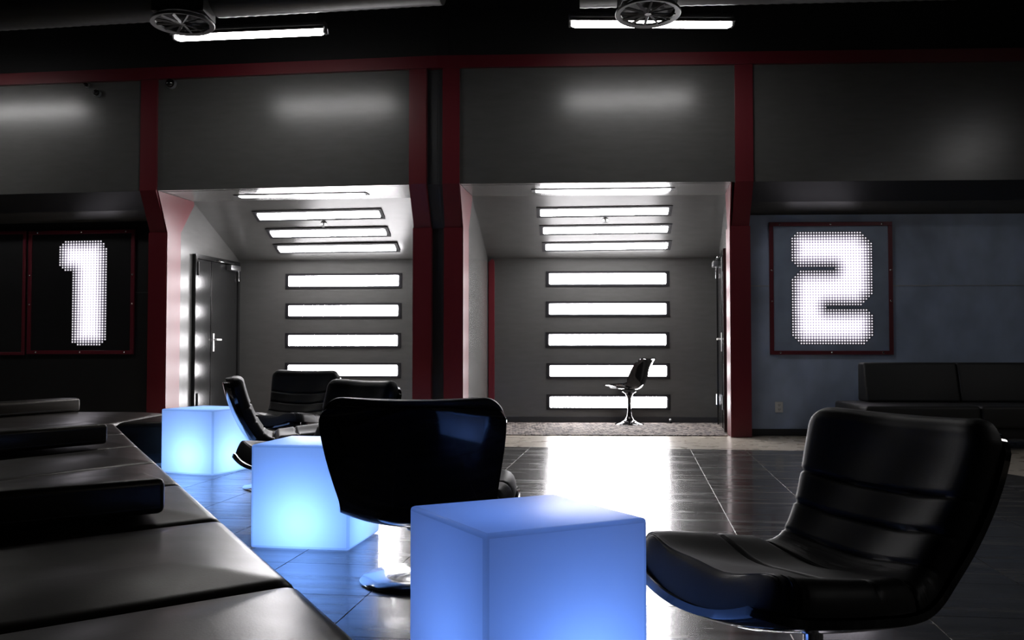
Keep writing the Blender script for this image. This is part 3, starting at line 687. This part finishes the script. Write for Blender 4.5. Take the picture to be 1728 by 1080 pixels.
def cushion_prism(name, poly, z0, z1, m, parent, bev=.05, crown=.026):
    # soft cushion: rounded, slightly domed
    n = len(poly); bm = bmesh.new(); rings = []
    prof = [(0, z0)]+[(0, z1-bev)]+[(bev*(1-math.cos(t)), z1-bev+bev*math.sin(t)) for t in [math.pi/2*k/5 for k in range(1, 6)]]+[(bev+.10, z1+crown*.6), (bev+.22, z1+crown)]
    def rounded(pl, r):
        out = []
        for i in range(len(pl)):
            a, b, c = Vector(pl[i-1]), Vector(pl[i]), Vector(pl[(i+1) % len(pl)]); p = b+(a-b).normalized()*r; q = b+(c-b).normalized()*r
            for k in range(5):
                t = k/4; out.append(p*(1-t)**2+b*2*t*(1-t)+q*t*t)
        return out
    for ins, z in prof:
        pl = inset(poly, ins); rings.append([bm.verts.new((p.x, p.y, z)) for p in rounded(pl, max(.012, .035-ins*.05))])
    for a, b in zip(rings, rings[1:]):
        k = len(a)
        for i in range(k): bm.faces.new((a[i], a[(i+1) % k], b[(i+1) % k], b[i]))
    bm.faces.new(rings[0][::-1]); bm.faces.new(rings[-1])
    return frombm(name, bm, m, parent, 60)
for k in range(len(edge)-1):
    poly = [edge[k], edge[k+1], outer[k+1], outer[k]]
    cushion_prism('seat_cushion', inset(poly, .002), .10, SZ, M_leather2, bench)
    prism('plinth', inset(poly, .05), 0, .099, M_black, bench)
wedge = [edge[-1], outer[-1], (-4.55, 6.25), (-4.55, 8.15), (-4.15, 8.56), (-3.1, 8.56)]
cushion_prism('corner_cushion', inset(wedge, .002), .10, SZ, M_leather2, bench)
prism('plinth', inset(wedge, .05), 0, .099, M_black, bench)
far = [(-3.10, 7.40), (-3.08, 8.555), (-2.46, 8.53), (-2.46, 7.60)]
cushion_prism('seat_cushion', inset(far, .002), .10, SZ, M_leather2, bench)
prism('plinth', inset(far, .04), 0.02, .099, M_black, bench)
prism('kick_strip', inset(far, .035), 0, .02, M_plinth, bench)
def bolster(px, py, dx, dy, ln, label):
    p = atZ(px, py, SZ); d = Vector((dx, dy, 0)).normalized(); q = Vector((-d.y, d.x, 0)); q = q if q.y > 0 else -q
    M = Matrix((d, q, up)).transposed().to_4x4()
    if M.to_3x3().determinant() < 0: M = Matrix((d, q, up)).transposed().to_4x4()
    t = thing('bolster', label, 'bolster', (p.x, p.y, SZ+.0275), 0, 'low leather bolsters lying on the bench')
    box('pad', (0, 0, 0), (ln, .21, .115), M_leather2, t, .022, 4, M)
    bm = bmesh.new(); 
    for z in (.022, .093): add_box(bm, (.02, -.0025, z-.002), (ln-.02, .002, z+.002), mtx=M)
    frombm('piping', bm, M_leather, t)
bolster(280, 881, -.79, -.61, .80, 'low dark bolster on the bench across from the sky blue cube')
bolster(183, 757, -.55, -.835, .85, 'low dark bolster on the middle of the bench')
bolster(136, 699, -.33, -.94, 1.0, 'low dark bolster at the outer corner of the bench')

# ------------------------------------------------------------------ sofa under the number two wall
sofa = thing('sofa', 'long black modular sofa under the number two wall', 'sofa', (3.3, 8.75, 0), -aR)
box('base', (0, .05, .10), (3.2, .95, .20), M_sofa, sofa, .01, 2)
for k, (x0, x1) in enumerate(((-.04, 1.0), (1.006, 2.05), (2.056, 3.15))):
    box('seat_cushion', (x0, 0, .195), (x1, .98, .40), M_sofa, sofa, .03, 4)
for k, (x0, x1) in enumerate(((.20, 1.12), (1.125, 2.08), (2.085, 3.15))):
    bm = bmesh.new(); vs = add_box(bm, (x0, .70, .40), (x1, .99, .79), .025, 4)
    for v in vs:
        if v.co.y < .84: v.co.y += (v.co.z-.40)*.28
    frombm('back_cushion', bm, M_sofa, sofa, 40)
for x in (.1, 1.6, 3.05):
    for y in (.12, .88): box('foot', (x, y, 0), (x+.05, y+.05, .10), M_slot, sofa, .004, 1)
